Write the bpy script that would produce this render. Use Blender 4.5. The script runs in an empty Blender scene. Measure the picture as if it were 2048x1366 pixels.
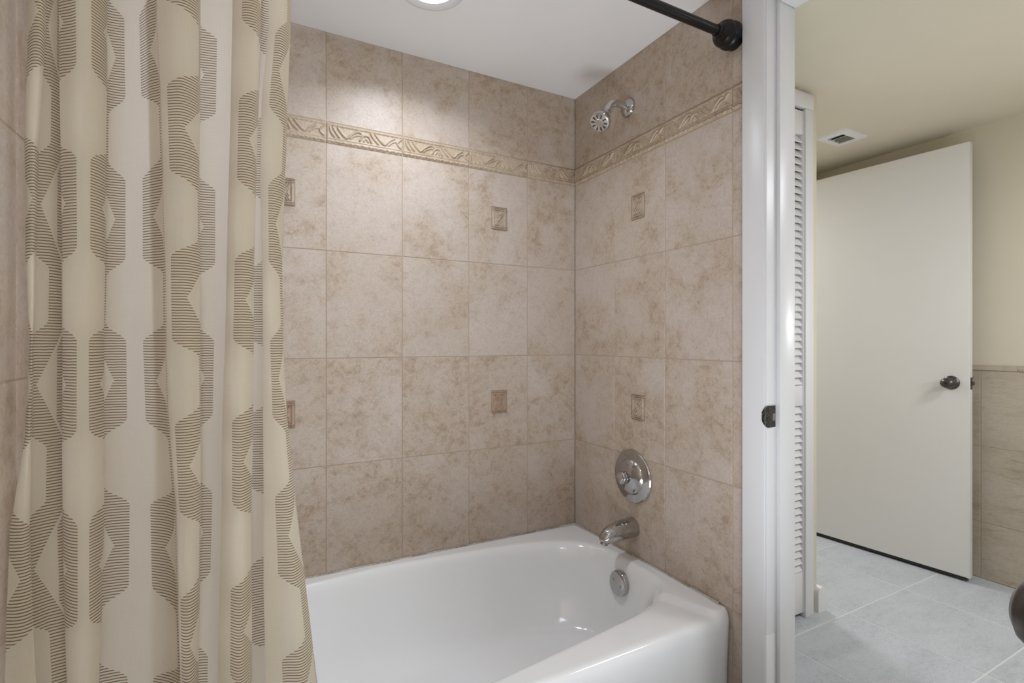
import bpy, bmesh, math, random
import numpy as np
from mathutils import Vector, Matrix, Euler

scene = bpy.context.scene
C = scene.collection
PI = math.pi
random.seed(7)

# ------------------------------------------------------------------ camera, world, lights, exposure
F_PX = 1006.0
CAM = Vector((0.0, 0.0, 1.12))
YAW = math.radians(27.8)                     # forward = (sin, cos)
cd = bpy.data.cameras.new('camera')
cam = bpy.data.objects.new('camera', cd)
C.objects.link(cam)
cd.sensor_width = 36.0
cd.lens = F_PX / 2048.0 * 36.0
cd.clip_start = 0.02
cd.clip_end = 50
cam.location = CAM
cam.rotation_euler = (PI / 2, 0, -YAW)
scene.camera = cam

w = bpy.data.worlds.new('world')
scene.world = w
w.use_nodes = True
w.node_tree.nodes['Background'].inputs[0].default_value = (0.9, 0.92, 1.0, 1)
w.node_tree.nodes['Background'].inputs[1].default_value = 0.3

vs = scene.view_settings
vs.view_transform = 'Standard'
vs.look = 'None'
vs.gamma = 1.0
vs.use_curve_mapping = False
vs.exposure = 0.25

CEIL = 2.143
LIGHT_AT = (0.470, 1.392)


def area(name, loc, rot, sx, sy, power, col=(1, 1, 1), shape='RECTANGLE', spread=PI):
    l = bpy.data.lights.new(name, 'AREA')
    l.shape = shape
    l.size = sx
    if shape in ('RECTANGLE', 'ELLIPSE'):
        l.size_y = sy
    l.energy = power
    l.color = col
    l.spread = spread
    o = bpy.data.objects.new(name, l)
    o.location = loc
    o.rotation_euler = rot
    C.objects.link(o)
    return o


def bulb(name, loc, power, r=0.045, col=(1, 1, 1)):
    l = bpy.data.lights.new(name, 'POINT')
    l.energy = power
    l.shadow_soft_size = r
    l.color = col
    o = bpy.data.objects.new(name, l)
    o.location = loc
    C.objects.link(o)
    return o


COOL = (0.89, 0.96, 1.07)
area('downlight_lamp', (LIGHT_AT[0], LIGHT_AT[1], CEIL - 0.012), (0, 0, 0), 0.13, 0.13, 3.5, (0.90, 0.96, 1.07), 'DISK', math.radians(142))
area('bathroom_ceiling_lamp', (0.40, -0.35, CEIL - 0.01), (0, 0, 0), 0.6, 0.6, 6.5, COOL)
area('uplight_fill', (0.52, 0.33, 0.30), (math.radians(180 - 30), math.radians(13), 0), 0.65, 0.55, 4.5, (0.90, 0.96, 1.06), 'RECTANGLE', math.radians(115))  # unseen upward fill near the floor, added to brighten the alcove ceiling
for i in range(4):
    bulb('vanity_bulb', (0.15 + 0.22 * i, -1.35, 1.60), 6.5, 0.045, COOL)
area('hall_lamp', (2.2, -0.35, CEIL - 0.02), (0, 0, 0), 0.5, 0.5, 16.0, (0.94, 0.97, 1.04))
for i in range(2):
    bulb('hall_fill', (2.15 + 0.35 * i, 0.33, 1.22), 4.2, 0.05, (0.95, 0.975, 1.04))  # unseen fill points in mid-air, added to brighten hall ceiling and door
area('back_room_lamp', (2.55, 2.6, CEIL - 0.02), (0, 0, 0), 0.4, 0.4, 16.0, (0.93, 0.97, 1.05))


# ------------------------------------------------------------------ helpers
def at_y(px, Y):
    """world X, depth where the ray of photo column px meets the plane y = Y"""
    u = (px - 1024.0) / F_PX
    t = Y / (math.cos(YAW) - math.sin(YAW) * u)
    return t * (math.sin(YAW) + math.cos(YAW) * u), t


def tag(o, label=None, cat=None, group=None, kind=None):
    if label: o['label'] = label
    if cat: o['category'] = cat
    if group: o['group'] = group
    if kind: o['kind'] = kind
    return o


def empty(name, loc, label=None, cat=None, group=None, kind=None, rotz=0.0):
    o = bpy.data.objects.new(name, None)
    o.empty_display_size = 0.05
    C.objects.link(o)
    o.location = loc
    o.rotation_euler = (0, 0, rotz)
    return tag(o, label, cat, group, kind)


def link_mesh(name, me, m, parent=None, smooth=None, origin=None):
    """me is in world coordinates when parent is an unrotated empty: shifted to the parent's frame"""
    if isinstance(m, (list, tuple)):
        for x in m: me.materials.append(x)
    else:
        me.materials.append(m)
    o = bpy.data.objects.new(name, me)
    C.objects.link(o)
    if parent is not None:
        o.parent = parent
        me.transform(Matrix.Translation(-world_loc(parent)))
    if smooth is not None:
        for p in me.polygons: p.use_smooth = True
        if smooth < 179:
            me.set_sharp_from_angle(angle=math.radians(smooth))
    return o


def world_loc(o):
    v = Vector(o.location)
    while o.parent:
        o = o.parent
        v = v + Vector(o.location)
    return v


def from_bm(name, bm, m, parent=None, smooth=None):
    bmesh.ops.recalc_face_normals(bm, faces=bm.faces)
    me = bpy.data.meshes.new(name)
    bm.to_mesh(me)
    bm.free()
    return link_mesh(name, me, m, parent, smooth)


def bm_box(bm, x0, x1, y0, y1, z0, z1):
    vs_ = [bm.verts.new(p) for p in ((x0, y0, z0), (x1, y0, z0), (x1, y1, z0), (x0, y1, z0),
                                     (x0, y0, z1), (x1, y0, z1), (x1, y1, z1), (x0, y1, z1))]
    fs = [bm.faces.new([vs_[i] for i in f]) for f in ((0, 3, 2, 1), (4, 5, 6, 7), (0, 1, 5, 4), (1, 2, 6, 5), (2, 3, 7, 6), (3, 0, 4, 7))]
    return vs_, fs


def box(name, x0, x1, y0, y1, z0, z1, m, parent=None, bevel=0.0, seg=2):
    bm = bmesh.new()
    bm_box(bm, x0, x1, y0, y1, z0, z1)
    if bevel:
        bmesh.ops.bevel(bm, geom=bm.edges[:], offset=bevel, segments=seg, affect='EDGES', profile=0.5)
    return from_bm(name, bm, m, parent, 35 if bevel else None)


def bm_lathe(bm, prof, centre, axis, n=48, cap0=True, cap1=True):
    """prof: list of (r, h) along axis from centre"""
    axis = Vector(axis).normalized()
    a = axis.orthogonal().normalized()
    b = axis.cross(a)
    c = Vector(centre)
    rings = []
    for r, h in prof:
        r = max(r, 1e-5)
        rings.append([bm.verts.new(c + axis * h + (a * math.cos(2 * PI * i / n) + b * math.sin(2 * PI * i / n)) * r) for i in range(n)])
    for k in range(len(rings) - 1):
        for i in range(n):
            j = (i + 1) % n
            bm.faces.new((rings[k][i], rings[k][j], rings[k + 1][j], rings[k + 1][i]))
    if cap0: bm.faces.new(rings[0][::-1])
    if cap1: bm.faces.new(rings[-1])


def lathe(name, prof, centre, axis, m, parent=None, n=48, smooth=40):
    bm = bmesh.new()
    bm_lathe(bm, prof, centre, axis, n)
    return from_bm(name, bm, m, parent, smooth)


def catmull(P, sub=8):
    P = [Vector(p) for p in P]
    out = []
    for i in range(len(P) - 1):
        p0 = P[max(i - 1, 0)]; p1 = P[i]; p2 = P[i + 1]; p3 = P[min(i + 2, len(P) - 1)]
        for s in range(sub):
            t = s / sub
            out.append(0.5 * ((2 * p1) + (p2 - p0) * t + (2 * p0 - 5 * p1 + 4 * p2 - p3) * t * t + (3 * p1 - p0 - 3 * p2 + p3) * t ** 3))
    out.append(P[-1])
    return out


def bm_tube(bm, pts, radii, n=28, side=Vector((0, 1, 0)), squash=None):
    """tube along pts (in the plane normal to side)"""
    rings = []
    for i, p in enumerate(pts):
        d = (pts[min(i + 1, len(pts) - 1)] - pts[max(i - 1, 0)]).normalized()
        up = d.cross(side).normalized()
        r = radii[i] if hasattr(radii, '__len__') else radii
        q = squash[i] if squash else 1.0
        rings.append([bm.verts.new(p + (side * math.cos(2 * PI * k / n) * r * q + up * math.sin(2 * PI * k / n) * r)) for k in range(n)])
    for a, b in zip(rings, rings[1:]):
        for k in range(n):
            j = (k + 1) % n
            bm.faces.new((a[k], a[j], b[j], b[k]))
    bm.faces.new(rings[0][::-1])
    bm.faces.new(rings[-1])


# ------------------------------------------------------------------ materials
class NT:
    def __init__(s, name):
        s.m = bpy.data.materials.new(name)
        s.m.use_nodes = True
        s.t = s.m.node_tree
        s.bsdf = s.t.nodes['Principled BSDF']
        s.out = s.t.nodes['Material Output']

    def n(s, typ, **kw):
        nd = s.t.nodes.new(typ)
        for k, v in kw.items(): setattr(nd, k, v)
        return nd

    def l(s, a, b):
        s.t.links.new(a, b)

    def setin(s, sock, v):
        if isinstance(v, (int, float)): sock.default_value = v
        elif isinstance(v, (tuple, list)): sock.default_value = v
        else: s.l(v, sock)

    def math(s, op, a, b=0.0, c=0.0, clamp=False):
        nd = s.n('ShaderNodeMath', operation=op, use_clamp=clamp)
        s.setin(nd.inputs[0], a); s.setin(nd.inputs[1], b)
        if op in ('MULTIPLY_ADD', 'COMPARE', 'SMOOTH_MIN', 'WRAP'): s.setin(nd.inputs[2], c)
        return nd.outputs[0]

    def mr(s, v, a, b, c, d, interp='LINEAR'):
        nd = s.n('ShaderNodeMapRange', interpolation_type=interp)
        s.setin(nd.inputs[0], v)
        for i, x in enumerate((a, b, c, d)): s.setin(nd.inputs[i + 1], x)
        return nd.outputs[0]

    def mix(s, f, a, b):
        nd = s.n('ShaderNodeMix', data_type='RGBA')
        s.setin(nd.inputs[0], f)
        s.setin(nd.inputs[6], a if not isinstance(a, tuple) else (*a, 1))
        s.setin(nd.inputs[7], b if not isinstance(b, tuple) else (*b, 1))
        return nd.outputs[2]

    def noise(s, vec, scale, detail=4, rough=0.55, dist=0.0):
        nd = s.n('ShaderNodeTexNoise')
        if vec is not None: s.l(vec, nd.inputs['Vector'])
        nd.inputs['Scale'].default_value = scale
        nd.inputs['Detail'].default_value = detail
        nd.inputs['Roughness'].default_value = rough
        nd.inputs['Distortion'].default_value = dist
        return nd.outputs['Fac']

    def geopos(s):
        return s.n('ShaderNodeNewGeometry').outputs['Position']

    def bump(s, h, strength=0.2, dist=0.001):
        nd = s.n('ShaderNodeBump')
        s.l(h, nd.inputs['Height'])
        nd.inputs['Strength'].default_value = strength
        nd.inputs['Distance'].default_value = dist
        s.l(nd.outputs[0], s.bsdf.inputs['Normal'])

    def set(s, **kw):
        for k, v in kw.items():
            k = {'base': 'Base Color', 'rough': 'Roughness', 'metal': 'Metallic', 'spec': 'Specular IOR Level', 'coat': 'Coat Weight',
                 'coatr': 'Coat Roughness', 'sheen': 'Sheen Weight', 'ecol': 'Emission Color', 'estr': 'Emission Strength'}[k]
            if isinstance(v, tuple) and len(v) == 3: v = (*v, 1)
            s.setin(s.bsdf.inputs[k], v)
        return s


def srgb(r, g, b):
    f = lambda c: (c / 255 / 12.92) if c / 255 <= 0.04045 else ((c / 255 + 0.055) / 1.055) ** 2.4
    return (f(r), f(g), f(b))


def paint(name, col, rough=0.5, grain=0.15, scale=250, spec=0.3, mott=0.03):
    t = NT(name)
    p = t.geopos()
    n1 = t.noise(p, 3.0, 3)
    f = t.mr(n1, 0.3, 0.7, 0.0, 1.0)
    c2 = tuple(c * (1 - mott) for c in col)
    t.set(base=t.mix(f, col, c2), rough=rough, spec=spec)
    t.bump(t.noise(p, scale, 3), grain, 0.0006)
    return t.m


def stone(name, light, mid, dark, rough=0.3, scale=1.0, attr=True, tintv=0.0, stretch=(1, 1, 1), spec=0.45, cover=0.0):
    t = NT(name)
    p = t.geopos()
    if attr:
        a = t.n('ShaderNodeAttribute', attribute_name='tile')
        va = t.n('ShaderNodeVectorMath', operation='MULTIPLY_ADD')
        t.l(a.outputs['Vector'], va.inputs[0]); va.inputs[1].default_value = (7, 7, 7)
        t.l(p, va.inputs[2])
        vec = va.outputs[0]
    else:
        vec = p
    mp = t.n('ShaderNodeMapping')
    mp.inputs['Rotation'].default_value = (0.5, 0.6, 0.4)
    mp.inputs['Scale'].default_value = stretch
    t.l(vec, mp.inputs[0])
    vec = mp.outputs[0]
    n1 = t.noise(vec, 6.0 * scale, 5, 0.60, 0.5)
    n2 = t.noise(vec, 30.0 * scale, 8, 0.74, 0.45)
    n3 = t.noise(vec, 190.0 * scale, 5, 0.75, 0.6)
    n4 = t.noise(vec, 3.0 * scale, 3, 0.5)
    n5 = t.noise(vec, 80.0 * scale, 6, 0.78, 0.6)
    if attr:
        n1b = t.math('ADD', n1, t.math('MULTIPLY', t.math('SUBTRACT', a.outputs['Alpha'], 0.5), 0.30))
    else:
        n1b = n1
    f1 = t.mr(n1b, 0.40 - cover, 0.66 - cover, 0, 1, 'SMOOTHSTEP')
    f2 = t.mr(n2, 0.44, 0.66, 0, 1, 'SMOOTHSTEP')
    f5 = t.mr(n5, 0.50, 0.66, 0, 1, 'SMOOTHSTEP')
    c = t.mix(t.mr(n4, 0.35, 0.65, 0, 1), light, tuple(light[i] * 0.55 + mid[i] * 0.45 for i in range(3)))
    c = t.mix(t.math('MULTIPLY', f1, t.mr(n2, 0.3, 0.6, 0.35, 0.95)), c, mid)
    c = t.mix(t.math('MULTIPLY', t.mr(f1, 0, 1, 0.16, 0.54), f2), c, dark)
    c = t.mix(t.math('MULTIPLY', t.mr(f1, 0, 1, 0.22, 0.45), f5), c, tuple(x * 0.82 for x in dark))
    fine = t.mr(n3, 0.3, 0.7, -0.5, 0.5)
    hsv = t.n('ShaderNodeHueSaturation')
    t.l(c, hsv.inputs['Color'])
    t.setin(hsv.inputs['Value'], t.math('ADD', t.math('MULTIPLY', fine, 0.26), 1.0))
    t.set(base=hsv.outputs[0], rough=t.mr(n1, 0.3, 0.7, rough - 0.03, rough + 0.06), spec=spec)
    hgt = t.math('ADD', t.math('MULTIPLY', n2, 1.0), t.math('MULTIPLY', n3, 0.4))
    t.bump(hgt, 0.25, 0.0014)
    return t.m


M_TILE = stone('stone_tile', srgb(197, 184, 173), srgb(185, 168, 149), srgb(152, 130, 104), rough=0.40, spec=0.40)
M_TILE_H = stone('hall_stone_tile', srgb(192, 182, 166), srgb(178, 165, 144), srgb(148, 130, 106), stretch=(1, 0.5, 1.6), cover=-0.03)
M_BORDER = stone('border_stone', srgb(194, 178, 158), srgb(184, 165, 140), srgb(150, 128, 100), attr=True, rough=0.36)
M_ACCENT = stone('accent_stone', srgb(190, 174, 158), srgb(178, 160, 138), srgb(146, 124, 100), rough=0.35)
M_ACCENT2 = stone('accent_brown_stone', srgb(184, 160, 140), srgb(172, 146, 122), srgb(136, 108, 84), rough=0.35)
M_FLOOR = stone('grey_floor_tile', srgb(190, 194, 198), srgb(181, 185, 189), srgb(166, 170, 173), rough=0.42, stretch=(0.6, 1.4, 1), spec=0.35, cover=0.02)
M_GROUT = paint('grout', srgb(180, 163, 144), 0.8, 0.4, 900)
M_JOINT = paint('insert_joint', srgb(150, 134, 115), 0.85, 0.4, 900)
M_GROUT_F = paint('floor_grout', srgb(206, 208, 206), 0.8, 0.4, 900)
M_CEIL = paint('white_ceiling_paint', srgb(240, 238, 236), 0.6)
M_CREAM = paint('cream_wall_paint', srgb(214, 206, 186), 0.5, 0.25, 220)
M_WHITE = paint('white_gloss_paint', srgb(226, 226, 226), 0.32, 0.12, 60, 0.45, 0.02)
M_DOOR = paint('white_door_paint', srgb(224, 222, 218), 0.33, 0.10, 45, 0.45, 0.02)
M_CAULK = stone('caulk', srgb(200, 196, 188), srgb(150, 140, 125), srgb(60, 52, 46), attr=False, scale=2.5, rough=0.5)

t = NT('enamel'); t.set(base=srgb(240, 241, 241), rough=0.09, spec=0.5, coat=0.5, coatr=0.05)
t.bump(t.noise(t.geopos(), 14, 2), 0.03, 0.002); M_ENAMEL = t.m
t = NT('chrome'); t.set(base=(0.50, 0.49, 0.49), metal=1.0, rough=0.09); M_CHROME = t.m
t = NT('satin_chrome'); t.set(base=(0.66, 0.65, 0.64), metal=1.0, rough=0.24); M_SATIN = t.m
t = NT('brushed_nickel'); t.set(base=(0.46, 0.44, 0.41), metal=1.0, rough=0.22); M_NICKEL = t.m
t = NT('black_rubber'); t.set(base=(0.012, 0.012, 0.013), rough=0.5); M_RUBBER = t.m
t = NT('black_metal'); t.set(base=(0.006, 0.005, 0.005), rough=0.34, spec=0.35); M_BLACK = t.m
t = NT('dark_bronze'); t.set(base=(0.10, 0.088, 0.085), metal=0.75, rough=0.28); M_BRONZE = t.m
t = NT('worn_bronze'); p = t.geopos(); nz = t.noise(p, 600, 4, 0.6)
t.set(base=t.mix(t.mr(nz, 0.5, 0.68, 0, 1), (0.02, 0.018, 0.016), (0.42, 0.41, 0.39)), metal=0.7, rough=0.35); M_WORN = t.m
t = NT('dark_void'); t.set(base=(0.02, 0.02, 0.02), rough=0.9); M_VOID = t.m
t = NT('grey_louver'); t.set(base=srgb(120, 118, 112), rough=0.5); M_VGREY = t.m
t = NT('lamp_lens'); t.set(base=(0.9, 0.9, 0.9), rough=0.4, ecol=(1, 0.98, 0.97), estr=2.2); M_LENS = t.m


# ------------------------------------------------------------------ tiled wall
def tile_bias(v0, u0, name):  # warm shade under the ceiling put into tile tint; low rows browner too
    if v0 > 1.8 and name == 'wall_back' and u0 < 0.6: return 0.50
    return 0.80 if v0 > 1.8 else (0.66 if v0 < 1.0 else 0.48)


def tile_surface(name, origin, U, V, N, u_lines, v_lines, holes=(), m=None, grout=None, gap=0.0028, th=0.006, parent=None, kind='structure', back=None, seed=1, mb=None):
    """tiles on the plane origin + U*u + V*v, facing N. holes: (u0,u1,v0,v1) left bare for inserts"""
    rnd = random.Random(seed)
    origin, U, V, N = (Vector(a) for a in (origin, U, V, N))
    bm = bmesh.new()
    lay = bm.loops.layers.float_color.new('tile')

    def P(u, v, h): return origin + U * u + V * v + N * h

    def quad(pts, col, mi):
        f = bm.faces.new([bm.verts.new(p) for p in pts])
        f.material_index = mi
        if f.normal.length == 0: f.normal_update()
        for l in f.loops: l[lay] = col
    ulo, uhi, vlo, vhi = u_lines[0], u_lines[-1], v_lines[0], v_lines[-1]
    flip = U.cross(V).dot(N) < 0

    def q(a, b, c, d, col, mi):
        quad((a, b, c, d) if not flip else (d, c, b, a), col, mi)
    z = (0.5, 0.5, 0.5, 0.5)
    # grout bed as a slab, a hair below the tile faces
    g = -0.0012
    q(P(ulo, vlo, g), P(uhi, vlo, g), P(uhi, vhi, g), P(ulo, vhi, g), z, 1)
    bv = 0.0011
    for i in range(len(u_lines) - 1):
        for j in range(len(v_lines) - 1):
            u0, u1, v0, v1 = u_lines[i] + gap / 2, u_lines[i + 1] - gap / 2, v_lines[j] + gap / 2, v_lines[j + 1] - gap / 2
            if u1 - u0 < 0.004 or v1 - v0 < 0.004: continue
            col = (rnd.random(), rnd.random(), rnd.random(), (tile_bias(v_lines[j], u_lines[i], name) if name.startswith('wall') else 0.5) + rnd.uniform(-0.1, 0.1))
            oo = [P(u0, v0, g), P(u1, v0, g), P(u1, v1, g), P(u0, v1, g)]
            ii = [P(u0 + bv, v0 + bv, 0), P(u1 - bv, v0 + bv, 0), P(u1 - bv, v1 - bv, 0), P(u0 + bv, v1 - bv, 0)]
            q(*ii, col, 0)
            for k in range(4):
                k2 = (k + 1) % 4
                q(oo[k], oo[k2], ii[k2], ii[k], col, 0)
    me = bpy.data.meshes.new(name)
    if back:
        # solid slab behind
        x0, x1, y0, y1, z0, z1 = back
        vs_, fs = bm_box(bm, x0, x1, y0, y1, z0, z1)
        for f in fs:
            f.material_index = 2
            for l in f.loops: l[lay] = z
    bm.to_mesh(me); bm.free()
    o = link_mesh(name, me, [m or M_TILE, grout or M_GROUT, mb or M_CEIL], parent)
    if kind: o['kind'] = kind
    return o


XR, XL, YB = 1.226, -0.294, 1.755
Z_L = [-0.004, 0.352, 0.708, 1.064, 1.420, 1.776]
BAND = (1.776, 1.846)
zl = Z_L + [BAND[1], CEIL]
xl = [XL] + [x for x in (-0.025, 0.2315, 0.4865, 0.742, 0.9955)] + [XR]
yl = [1.755, 1.497, 1.238, 0.9765, 0.93]

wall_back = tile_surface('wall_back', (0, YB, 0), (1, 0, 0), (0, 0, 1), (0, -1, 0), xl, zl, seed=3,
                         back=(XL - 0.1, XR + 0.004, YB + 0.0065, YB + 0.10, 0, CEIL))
tag(wall_back, 'long beige stone tiled wall behind the bathtub', 'wall')
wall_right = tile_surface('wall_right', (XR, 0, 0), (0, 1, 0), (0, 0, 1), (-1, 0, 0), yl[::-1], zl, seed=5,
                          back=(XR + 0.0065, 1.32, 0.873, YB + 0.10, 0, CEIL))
tag(wall_right, 'beige stone tiled end wall carrying the shower fittings', 'wall')
wl = [1.755, 1.497, 1.238, 0.9765, 0.7205, 0.4645, 0.2085, -0.0475, -0.30, -0.556, -0.812, -1.068, -1.324, -1.58, -1.7]
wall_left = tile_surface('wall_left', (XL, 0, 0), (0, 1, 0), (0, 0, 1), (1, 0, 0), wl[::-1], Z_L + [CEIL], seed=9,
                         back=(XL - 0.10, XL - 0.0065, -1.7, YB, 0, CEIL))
tag(wall_left, 'beige tiled wall at the left edge behind the curtain', 'wall')


# relief border and inserts as height fields
def seg_dist(X, Y, pts):
    d = np.full(X.shape, 9.9)
    for (x0, y0), (x1, y1) in zip(pts, pts[1:]):
        vx, vy = x1 - x0, y1 - y0
        L = vx * vx + vy * vy + 1e-12
        t_ = np.clip(((X - x0) * vx + (Y - y0) * vy) / L, 0, 1)
        d = np.minimum(d, np.hypot(X - x0 - t_ * vx, Y - y0 - t_ * vy))
    return d


def smoothpts(pts, k=6):
    return [(p.x, p.y) for p in catmull([(a, b, 0) for a, b in pts], k)]


def relief_piece(L, H, strokes, res, rails):
    nx, ny = max(2, int(L / res)), max(2, int(H / res))
    xs, ys = np.linspace(0, L, nx + 1), np.linspace(0, H, ny + 1)
    X, Y = np.meshgrid(xs, ys)
    Z = np.zeros_like(X)
    for pts, wd, ht in strokes:
        d = seg_dist(X, Y, smoothpts(pts))
        Z = np.maximum(Z, ht * np.exp(-(d / wd) ** 2.4))
    for f in rails:
        Z = np.maximum(Z, f(X, Y))
    edge = np.minimum(np.minimum(X, L - X), np.minimum(Y, H - Y))
    Z *= np.clip(edge / 0.0018, 0, 1)
    return xs, ys, Z


def border_strokes(L, H):
    S = lambda pts, w_, h: ([(a * 0.256, b * H) for a, b in pts], w_, h)
    A, Bm = 0.0023, 0.0056
    return [
        S([(0.035, 0.80), (0.055, 0.55), (0.10, 0.33)], A, Bm),
        S([(0.075, 0.80), (0.115, 0.55), (0.16, 0.34)], A, Bm),
        S([(0.14, 0.80), (0.20, 0.50), (0.255, 0.38), (0.32, 0.60), (0.40, 0.78), (0.44, 0.70)], A * 1.1, Bm),
        S([(0.30, 0.40), (0.37, 0.58), (0.44, 0.62)], A, Bm * 0.8),
        S([(0.42, 0.36), (0.46, 0.60), (0.50, 0.66), (0.54, 0.60), (0.57, 0.36)], A * 1.1, Bm),
        S([(0.47, 0.36), (0.50, 0.50), (0.53, 0.36)], A, Bm * 0.8),
        S([(0.56, 0.80), (0.60, 0.58), (0.66, 0.36)], A, Bm),
        S([(0.62, 0.80), (0.69, 0.52), (0.75, 0.38), (0.81, 0.60), (0.88, 0.78)], A * 1.1, Bm),
        S([(0.80, 0.38), (0.86, 0.58), (0.91, 0.62)], A, Bm * 0.8),
        S([(0.975, 0.80), (0.93, 0.62), (0.925, 0.48), (0.97, 0.34)], A, Bm),
    ]


def border(name, pieces, P, U, V, N, label):
    """pieces: list of (u0,u1, start offset in the pattern)"""
    bm = bmesh.new()
    lay = bm.loops.layers.float_color.new('tile')
    P, U, V, N = (Vector(a) for a in (P, U, V, N))
    H = BAND[1] - BAND[0] - 0.002
    rnd = random.Random(4)
    for (u0, u1, off) in pieces:
        L = u1 - u0 - 0.0024
        st = [([(a - off, b) for a, b in pts], w_, h) for pts, w_, h in border_strokes(L, H)]
        ph = rnd.random() * 6
        rails = [lambda X, Y: 0.0046 * np.exp(-((Y - H * 0.90) / 0.0026) ** 2) * (0.8 + 0.2 * np.sin(X * 420 + ph)),
                 lambda X, Y: 0.0062 * np.exp(-((Y - H * 0.10 - 0.0012 * np.sin(X * 300 + ph)) / 0.0030) ** 2) * (0.82 + 0.18 * np.sin(X * 520 + ph)),
                 lambda X, Y: 0.0026 * np.exp(-((Y - H * 0.25) / 0.0016) ** 2),
                 lambda X, Y: 0.0026 * np.exp(-((X - 0.004) / 0.0018) ** 2) * (Y > H * 0.2) * (Y < H * 0.92) if off == 0 else 0 * X,
                 ]
        xs, ys, Z = relief_piece(L, H, st, 0.0013, rails)
        Z = Z + 0.0012
        Z[0, :] = Z[-1, :] = -0.001
        Z[:, 0] = Z[:, -1] = -0.001
        col = (rnd.random(), rnd.random(), rnd.random(), 0.5)
        o_ = P + U * (u0 + 0.0012) + V * (BAND[0] + 0.001)
        g = [[bm.verts.new(o_ + U * float(x) + V * float(y) + N * float(Z[j, i])) for i, x in enumerate(xs)] for j, y in enumerate(ys)]
        flip = U.cross(V).dot(N) < 0
        for j in range(len(ys) - 1):
            for i in range(len(xs) - 1):
                q = [g[j][i], g[j][i + 1], g[j + 1][i + 1], g[j + 1][i]]
                f = bm.faces.new(q[::-1] if flip else q)
                f.smooth = True
                for l, (jj, ii) in zip(f.loops, (((j, i), (j, i + 1), (j + 1, i + 1), (j + 1, i)) if not flip else ((j + 1, i), (j + 1, i + 1), (j, i + 1), (j, i)))):
                    l[lay] = (col[0], col[1], col[2], 0.42 + 0.8 * math.exp(-((float(Z[jj, ii]) - 0.0022) / 0.0009) ** 2))  # soft relief shade of the carving put into the colour
    me = bpy.data.meshes.new(name)
    bm.to_mesh(me); bm.free()
    o = link_mesh(name, me, M_BORDER)
    return tag(o, label, 'border', kind='structure')


pb = [(a, b, 0 if (b - a) > 0.25 or a > 0.9 else 0) for a, b in zip(xl, xl[1:])]
border('trim_1', pb, (0, YB, 0), (1, 0, 0), (0, 0, 1), (0, -1, 0), 'carved leaf border tiles running across the long tub wall')
ym = [0.93, 0.9765, 1.238, 1.497, 1.755]
# on the end wall u runs toward the camera (-Y)
pr = [(-b, -a, 0) for a, b in zip(ym, ym[1:])][::-1]
border('trim_2', pr, (XR, 0, 0), (0, -1, 0), (0, 0, 1), (-1, 0, 0), 'carved leaf border tiles on the shower head wall')


def accent(parent, centre, U, V, N, m, label):
    L, H = 0.064, 0.084
    S = lambda pts, w_=0.0015, h=0.0050: ([(a * L, b * H) for a, b in pts], w_, h)
    st = [S([(0.22, 0.20), (0.40, 0.40), (0.60, 0.60), (0.78, 0.82)]), S([(0.78, 0.20), (0.60, 0.40), (0.40, 0.60), (0.22, 0.82)]),
          S([(0.36, 0.83), (0.50, 0.66), (0.66, 0.83)], 0.0014), S([(0.36, 0.18), (0.50, 0.33), (0.66, 0.18)], 0.0014),
          S([(0.25, 0.36), (0.34, 0.50), (0.25, 0.64)], 0.0012, 0.0035), S([(0.75, 0.36), (0.66, 0.50), (0.75, 0.64)], 0.0012, 0.0035),
          S([(0.13, 0.02), (0.13, 0.98)], 0.0014, 0.0045), S([(0.87, 0.02), (0.87, 0.98)], 0.0014, 0.0045),
          S([(0.02, 0.12), (0.98, 0.12)], 0.0018, 0.0055), S([(0.02, 0.89), (0.98, 0.89)], 0.0018, 0.0055),
          S([(0.03, 0.03), (0.97, 0.03)], 0.0012, 0.0045), S([(0.03, 0.97), (0.97, 0.97)], 0.0012, 0.0045)]
    xs, ys, Z = relief_piece(L, H, st, 0.0008, [])
    Z = Z + 0.0006
    Z[0, :] = Z[-1, :] = -0.001
    Z[:, 0] = Z[:, -1] = -0.001
    c, U, V, N = (Vector(a) for a in (centre, U, V, N))
    bm = bmesh.new()
    lay = bm.loops.layers.float_color.new('tile')
    o_ = c - U * L / 2 - V * H / 2
    flip = U.cross(V).dot(N) < 0
    g = [[bm.verts.new(o_ + U * float(x) + V * float(y) + N * float(Z[j, i])) for i, x in enumerate(xs)] for j, y in enumerate(ys)]
    for j in range(len(ys) - 1):
        for i in range(len(xs) - 1):
            q = [g[j][i], g[j][i + 1], g[j + 1][i + 1], g[j + 1][i]]
            f = bm.faces.new(q[::-1] if flip else q)
            f.smooth = True
            for l, (jj, ii) in zip(f.loops, (((j, i), (j, i + 1), (j + 1, i + 1), (j + 1, i)) if not flip else ((j + 1, i), (j + 1, i + 1), (j, i + 1), (j, i)))):
                hz = float(Z[jj, ii])
                l[lay] = (0.3, 0.6, 0.2, 0.30 + 2.2 * math.exp(-((hz - 0.0025) / 0.0009) ** 2))   # relief shade put into the colour, browner beside the ridges
    # dark grout joint around the insert
    for (u0, u1, v0, v1) in ((-0.0022, L + 0.0022, -0.0022, 0), (-0.0022, L + 0.0022, H, H + 0.0022), (-0.0022, 0, 0, H), (L, L + 0.0022, 0, H)):
        q = [bm.verts.new(o_ + U * a_ + V * b_ + N * 0.0006) for a_, b_ in ((u0, v0), (u1, v0), (u1, v1), (u0, v1))]
        f = bm.faces.new(q[::-1] if flip else q)
        f.material_index = 1
    me = bpy.data.meshes.new('accent_tile')
    bm.to_mesh(me); bm.free()
    o = link_mesh('accent_tile', me, [m, M_JOINT], parent)
    o['label'] = label
    return o


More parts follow.
